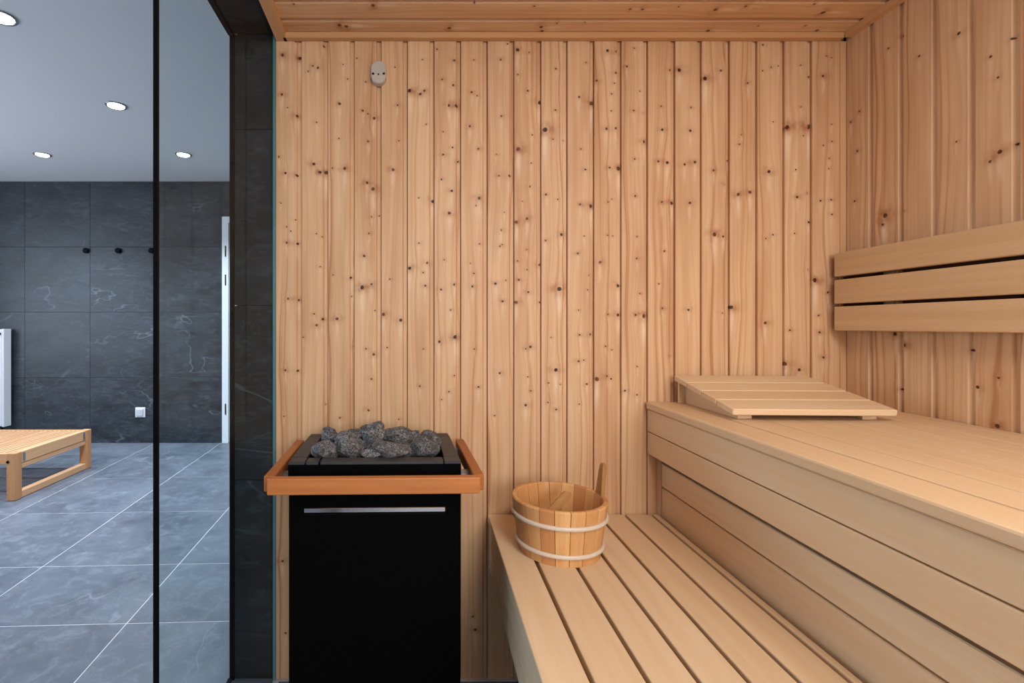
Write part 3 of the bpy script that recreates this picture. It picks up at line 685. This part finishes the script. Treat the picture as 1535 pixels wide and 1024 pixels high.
# ------------------------------------------------------------------ backrest
DE = 1.462
bz = [CAMH - (y - HZ) / F * DE for y in (380, 415.2, 420.2, 455.6, 460, 495.6)]
bxx = (1250 - CX) / F * DE
brest = empty('backrest', (bxx, DE, bz[5]), AR)
setp(brest, 'three-slat wooden backrest fixed to the side wall above the upper bench', 'backrest')
for k in range(3):
    z1, z0 = bz[2 * k], bz[2 * k + 1]
    box('slat', (0.0, -BLEN + 0.05, z0 - bz[5]), (0.024, 0.0, z1 - bz[5]), M_BRST, brest, 0.002)
gap = WX(DE) - bxx
for (ya, yb) in ((-0.10, -0.004), (-0.44, -0.185), (-0.80, -0.53), (-1.3, -1.1), (-1.75, -1.6)):  # spacers lengthened in dark wood to put shade behind the slat gaps
    box('spacer', (0.0245, ya, 0.006), (gap - 0.003, yb, bz[0] - bz[5] - 0.006), M_SUB, brest)

# ------------------------------------------------------------------ headrest (slatted wedge)
hw, hl = 0.385, 0.285
pbl = P(1010, 562, 1.462)
hd = empty('headrest', (pbl.x, 1.464, ZU), AR)
setp(hd, 'slatted wooden wedge headrest lying on the upper bench', 'headrest')
zb, zf = pbl.z - ZU, 0.030
th = math.atan2(zb - zf, hl)
for k in range(4):
    o = link('slat', box_mesh('slat', (0, 0, 0), (hw, hl / 4 / math.cos(th) - 0.0035, 0.016), 0.0022), M_ASPX, hd)
    t0 = (4 - k) / 4.0
    yy0 = -hl * (k + 1) / 4.0
    zz0 = zb + (zf - zb) * (k + 1) / 4.0
    o.location = (0, yy0, zz0 - 0.016); o.rotation_euler = (th, 0, 0)
for x0 in (0.03, hw - 0.055):
    prism('side_support', [(-0.012, 0.0005), (-0.012, zb - 0.021), (-hl + 0.03, zf - 0.0125), (-hl + 0.03, 0.0005)], 'x', x0, x0 + 0.02, M_ASPY, hd)
    box('foot', (x0 + 0.0205, -hl + 0.032, 0.0006), (x0 + 0.036, -hl + 0.06, 0.013), M_ASPY, hd, 0.001)
box('back_support', (0.012, -0.011, 0.0006), (hw - 0.012, -0.001, zb - 0.019), M_ASPX, hd)

# ------------------------------------------------------------------ bucket
bc = Vector((0.3815, 1.252, ZL + 0.0003))
buck = empty('sauna_bucket', bc); setp(buck, 'round wooden stave bucket with white hoops on the lower bench', 'bucket')
RB, RT, BH, TH = 0.1005, 0.1185, 0.136, 0.0125
NS = 20
def stave_mesh():
    bm = bmesh.new(); a0 = -math.pi / NS + 0.006; a1 = math.pi / NS - 0.006
    prof = [(RB - TH, 0.0), (RB, 0.0), (RT, BH - 0.003), (RT - 0.003, BH), (RT - TH + 0.002, BH), (RT - TH, BH - 0.003)]
    R_ = []
    for j in range(4):
        a = a0 + (a1 - a0) * j / 3
        R_.append([bm.verts.new((r * math.cos(a), r * math.sin(a), z)) for r, z in prof])
    for j in range(3):
        for i in range(len(prof)):
            bm.faces.new((R_[j][i], R_[j][(i + 1) % 6], R_[j + 1][(i + 1) % 6], R_[j + 1][i]))
    bm.faces.new(R_[0]); bm.faces.new(list(reversed(R_[3])))
    return bm_mesh('stave', bm)
stm = stave_mesh()
for k in range(NS):
    o = link('stave', stm, M_STAVE, buck); o.rotation_euler = (0, 0, k * 2 * math.pi / NS + 0.1)
link('bottom', lathe_mesh('bottom', [(0.0895, 0.012), (0.0895, 0.022)], 40), M_STAVEIN, buck)
for zc in (0.026, 0.096):
    rr = RB + (RT - RB) * zc / BH
    prof = [(rr + 0.0045 * math.cos(a) + 0.0025, zc + 0.0055 * math.sin(a)) for a in [i * math.pi / 5 for i in range(10)]]
    link('hoop', lathe_mesh('hoop', prof, 64, True, True), M_HOOP, buck)
# handle stave standing above the rim, and a ladle lying in the bucket
def stick(name, a, b, w0, w1, th_, label, cat):
    """tapered flat stick with a rounded tip from a to b"""
    a = Vector(a); b = Vector(b); L = (b - a).length
    n = 14; pts = []
    for i in range(n + 1):
        tt = i / n
        w = w0 + (w1 - w0) * tt
        if tt > 0.93: w *= math.sqrt(max(0.0, 1 - ((tt - 0.93) / 0.07) ** 2)) * 0.6 + 0.4
        pts.append((w, tt * L))
    bm = bmesh.new(); R_ = []
    for (w, z) in pts:
        c_ = 0.35
        prof = [(-w, -th_ * c_), (-w * .75, -th_), (w * .75, -th_), (w, -th_ * c_), (w, th_ * c_), (w * .75, th_), (-w * .75, th_), (-w, th_ * c_)]
        R_.append([bm.verts.new((x, y, z)) for x, y in prof])
    for i in range(n):
        for k in range(8): bm.faces.new((R_[i][k], R_[i][(k + 1) % 8], R_[i + 1][(k + 1) % 8], R_[i + 1][k]))
    bm.faces.new(R_[0]); bm.faces.new(list(reversed(R_[-1])))
    o = link(name, bm_mesh(name, bm), M_LADLE)
    z = (b - a).normalized(); y = Vector((0, 1, 0)); x = y.cross(z).normalized(); y = z.cross(x)
    o.matrix_world = Matrix(((x.x, y.x, z.x, a.x), (x.y, y.y, z.y, a.y), (x.z, y.z, z.z, a.z), (0, 0, 0, 1)))
    return o
def handle_stave():
    bm = bmesh.new(); R_ = []
    for (z, w, r0, r1) in ((0.0, 0.0165, RT - TH, RT), (0.02, 0.0145, RT - TH + .002, RT + 0.0015), (0.062, 0.011, RT - TH + .007, RT + 0.0065), (0.076, 0.009, RT - TH + .009, RT + 0.0075), (0.080, 0.005, RT - TH + .011, RT + 0.006)):
        R_.append([bm.verts.new((x, y, z)) for x, y in ((r0, -w), (r1, -w * .8), (r1, w * .8), (r0, w))])
    for a, b in zip(R_[:-1], R_[1:]):
        for k in range(4): bm.faces.new((a[k], a[(k + 1) % 4], b[(k + 1) % 4], b[k]))
    bm.faces.new(R_[0]); bm.faces.new(list(reversed(R_[-1])))
    bmesh.ops.bevel(bm, geom=list(bm.edges), offset=0.0012, segments=1, affect='EDGES')
    return bm_mesh('handle_stave', bm)
o = link('handle_stave', handle_stave(), M_LADLE, buck); o.location = (0, 0, BH + 0.0002); o.rotation_euler = (0, 0, 0.1)
p1 = P(851, 741, 1.268); p0 = P(822, 770, 1.225)
dirv = (p1 - p0).normalized()
base = p1 - dirv * 0.125
ladle = stick('ladle', base, p1 + dirv * 0.006, 0.0085, 0.0125, 0.0075, '', '')
setp(ladle, 'wooden ladle with a rounded handle lying inside the bucket', 'ladle')
bowl = lathe_mesh('scoop', [(0.005, -0.006), (0.018, -0.003), (0.021, 0.010), (0.0185, 0.010), (0.015, 0.001), (0.005, -0.002)], 24)
o = link('scoop', bowl, M_LADLE, ladle); o.location = (0.004, 0, -0.008)

# ------------------------------------------------------------------ sensor on the back wall
p = P(568, 113, D)
sn = empty('temperature_sensor', (p.x, D - 0.0002, p.z)); setp(sn, 'small grey oval sensor high on the pine back wall', 'sensor')
def rounded(name, w, h, r, y0, y1, mat, parent, taper=0.003):
    bm = bmesh.new(); n = 8; pts = []
    for (cx, cz, a0) in ((w - r, h - r, 0), (-w + r, h - r, 90), (-w + r, -h + r, 180), (w - r, -h + r, 270)):
        for i in range(n + 1):
            a = math.radians(a0 + 90 * i / n); pts.append((cx + r * math.cos(a), cz + r * math.sin(a), math.cos(a), math.sin(a)))
    L_ = [[bm.verts.new((x - cx * q, y, z - cz * q)) for x, z, cx, cz in pts] for (y, q) in ((y0, 0.0), (y1 + taper, 0.0), (y1 + taper * .3, taper * .4), (y1, taper))]
    for a, b in zip(L_[:-1], L_[1:]):
        for i in range(len(pts)): bm.faces.new((a[i], a[(i + 1) % len(pts)], b[(i + 1) % len(pts)], b[i]))
    bm.faces.new(L_[0]); bm.faces.new(list(reversed(L_[-1])))
    return link(name, bm_mesh(name, bm), mat, parent)
rounded('housing', 0.0228, 0.0345, 0.0215, 0.0, -0.022, M_PLASTIC, sn, 0.004)
for (x, z, r) in ((-0.0160, -0.006, 0.0036), (0.0160, -0.006, 0.0036), (0.0, -0.008, 0.0024)):
    o = link('hole', lathe_mesh('hole', [(r, 0.0), (r, 0.004)], 14), M_BLACK, sn); o.rotation_euler = (math.pi / 2, 0, 0); o.location = (x, -0.0186 if abs(x) < .01 else -0.0180, z)
for x in (-0.0195, 0.0195):
    box('clip', (x - 0.0025, -0.0195, -0.021), (x + 0.0025, -0.009, -0.0165), M_BLACK, sn)

# ------------------------------------------------------------------ heater
DF = 1.135
hx = (562.0 - CX) / F * DF
ht = empty('sauna_heater', (hx, DF, 0.0), math.atan(18.0 / F))
setp(ht, 'black sauna heater with a wooden guard rail, filled with stones', 'heater')
W2, HD, ZT = 0.2015, 0.295, 0.761
box('body', (-W2 + 0.001, 0.002, 0.03), (W2 - 0.001, HD, 0.690), M_HEAT, ht, 0.003)
for (x, y) in ((-0.17, 0.03), (0.14, 0.03), (-0.17, 0.24), (0.14, 0.24)):
    box('foot', (x, y, 0.0005), (x + 0.03, y + 0.03, 0.0295), M_HEAT, ht)
# upper collar as four walls, so that the stones sit in a real basket
cz0, cz1 = 0.6905, ZT - 0.008
box('collar', (-W2, 0.0, cz0), (W2, 0.012, cz1), M_HEAT, ht, 0.001)
box('collar', (-W2, HD - 0.012, cz0), (W2, HD, cz1), M_HEAT, ht, 0.001)
box('collar', (-W2, 0.0125, cz0), (-W2 + 0.012, HD - 0.0125, cz1), M_HEAT, ht, 0.001)
box('collar', (W2 - 0.012, 0.0125, cz0), (W2, HD - 0.0125, cz1), M_HEAT, ht, 0.001)
bw = 0.040
for (x0, x1, y0, y1) in ((-W2, -W2 + bw, 0.0, bw), (W2 - bw, W2, 0.0, bw), (-W2, -W2 + bw, HD - bw * .8, HD), (W2 - bw, W2, HD - bw * .8, HD)):
    box('rim_corner', (x0 + 0.0008, y0, cz1 + 0.0004), (x1 - 0.0008, y1, ZT), M_RIM, ht, 0.0015)
box('rim_bar', (-W2 + bw + 0.0012, 0.0, cz1 + 0.0004), (-W2 + bw + 0.030, bw * 0.9, ZT), M_RIM, ht, 0.0012)
box('rim_bar', (-W2 + bw + 0.0345, 0.0, cz1 + 0.0004), (W2 - bw - 0.0012, bw * 0.9, ZT), M_RIM, ht, 0.0012)
box('rim_bar', (-W2 + bw + 0.0012, HD - bw * 0.6, cz1 + 0.0004), (W2 - bw - 0.0012, HD, ZT - 0.003), M_RIM, ht, 0.0012)
box('rim_bar', (-W2, bw + 0.0016, cz1 + 0.0004), (-W2 + bw * 0.92, HD - bw * .8 - 0.0016, ZT), M_RIM, ht, 0.0012)
box('rim_bar', (W2 - bw * 0.92, bw + 0.0016, cz1 + 0.0004), (W2, HD - bw * .8 - 0.0016, ZT), M_RIM, ht, 0.0012)
zs = CAMH - (764 - HZ) / F * DF
box('chrome_strip', (-0.164, -0.0035, zs - 0.0055), (0.164, 0.0015, zs + 0.0055), M_CHROME, ht, 0.001)
box('strip_shade_bar', (-0.164, -0.0006, zs - 0.012), (0.164, 0.0018, zs - 0.0085), M_BLACK, ht)  # solid black bar drawn as the shade under the chrome strip
# wooden guard rail
rz1_, rz0_ = 0.744, 0.7075
rail_x0, rail_x1 = (405 - 562) / F * 1.065 - 0.003, (720.5 - 562) / F * 1.065 + 0.0035
box('front_rail', (rail_x0, -0.070, rz0_), (rail_x1, -0.049, rz1_), M_RAILX, ht, 0.003, 2)
box('side_rail', (rail_x0 - 0.012, -0.0485, rz0_ + 0.001), (rail_x0 + 0.012, 0.292, rz1_), M_RAILY, ht, 0.002)
box('side_rail', (rail_x1 - 0.012, -0.0485, rz0_ + 0.001), (rail_x1 + 0.012, 0.292, rz1_), M_RAILY, ht, 0.002)
for yk in (0.03, 0.24):
    box('rail_bracket', (rail_x0 + 0.0122, yk, rz0_ + 0.008), (-W2 - 0.0002, yk + 0.018, rz0_ + 0.02), M_STEEL, ht)
    box('rail_bracket', (W2 + 0.0002, yk, rz0_ + 0.008), (rail_x1 - 0.0122, yk + 0.018, rz0_ + 0.02), M_STEEL, ht)

# ------------------------------------------------------------------ stones
def rock(cx, cy, cz, wx, wz, wy, seed):
    rnd = random.Random(seed)
    bm = bmesh.new(); bmesh.ops.create_icosphere(bm, subdivisions=4, radius=1.0)
    planes = []
    for _ in range(11):
        v = Vector((rnd.gauss(0, 1), rnd.gauss(0, 1), rnd.gauss(0, 1))).normalized()
        planes.append((v, rnd.uniform(0.62, 0.86)))
    off = Vector((rnd.uniform(0, 50), rnd.uniform(0, 50), rnd.uniform(0, 50)))
    for v in bm.verts:
        p = v.co.copy()
        p *= 1.0 + 0.16 * mnoise.noise(p * 1.3 + off)
        for n_, d_ in planes:
            q = p.dot(n_)
            if q > d_: p -= n_ * (q - d_) * 0.96
        p += p.normalized() * (0.045 * mnoise.noise(p * 4.5 + off) + 0.02 * mnoise.noise(p * 10 + off))
        v.co = Vector((p.x * wx * 1.36, p.y * wy * 1.3, p.z * wz * 1.36))
    o = link('sauna_stone', bm_mesh('sauna_stone', bm), M_ROCK)
    for pl in o.data.polygons: pl.use_smooth = False
    o.location = (cx, cy, cz)
    return o
ST = [(315,195,130,120,1.375),(285,318,210,140,1.205),(490,292,220,190,1.235),(705,215,195,165,1.29),(735,130,125,100,1.37),(935,195,285,130,1.33),
      (850,325,265,140,1.20),(1145,296,225,165,1.245),(1180,200,150,80,1.37),(985,360,120,70,1.215),(435,205,130,90,1.33),(640,145,110,80,1.38),
      (680,350,150,80,1.195),(560,185,160,80,1.36),(1050,190,130,80,1.385),(1255,265,80,90,1.27),(210,350,80,80,1.21),(960,290,160,90,1.29)]
SLAB = {0: 'grey stone in the rear heater corner beside the glass', 1: 'pale speckled stone in the front heater corner beside the glass',
        2: 'large round speckled stone behind the front rim, between corner stone and middle stone', 3: 'smooth brownish grey stone in the middle of the heap',
        4: 'dark stone at the very top of the heap', 5: 'wide flat-topped dark stone behind the long front stone',
        6: 'long low speckled stone lying against the front rim', 7: 'large pale speckled stone in the front heater corner nearest the benches',
        8: 'grey stone in the rear heater corner nearest the benches'}
for i, (x, y, w, h, d) in enumerate(ST):
    px, py = 440 + x * .1694, 620 + y * .1694
    p = P(px, py, d)
    wx = w * .1694 / F * d / 2; wz = h * .1694 / F * d / 2
    o = rock(p.x, p.y, p.z, wx, wz, min(0.042, (wx + wz) / 2), 100 + i)
    lab = SLAB.get(i)
    if lab: setp(o, lab, 'stone')
    else: setp(o, 'small grey stone wedged among the larger stones in the heater', 'stone')
    o['group'] = 'stones on the sauna heater'
random.seed(11)
for i in range(12):
    x = hx + random.uniform(-0.105, 0.105); y = DF + random.uniform(0.08, 0.21)
    o = rock(x, y, 0.716 + random.uniform(-0.004, 0.012), 0.019, 0.013, 0.019, 300 + i)
    setp(o, 'small grey stone wedged among the larger stones in the heater', 'stone', 'stones on the sauna heater')

# ------------------------------------------------------------------ sauna ceiling lamp (in front of the frame, above the benches)
lamp = empty('sauna_lamp', (0.55, -0.10, ZC)); setp(lamp, 'flat warm ceiling lamp above the sauna benches', 'lamp')
box('housing', (-0.30, -0.14, -0.020), (0.30, 0.14, -0.0005), M_TRIMX, lamp, 0.004)
box('lens', (-0.28, -0.12, -0.026), (0.28, 0.12, -0.0205), M_SLAMP, lamp, 0.002)
la = bpy.data.lights.new('sauna_lamp_light', 'AREA'); la.shape = 'RECTANGLE'; la.size = 0.55; la.size_y = 0.23
la.energy = SAUNA_LAMP; la.color = (1.0, 0.93, 0.85)
lo = bpy.data.objects.new('lamp_light', la); C.objects.link(lo); lo.parent = lamp; lo.location = (0, 0, -0.03)
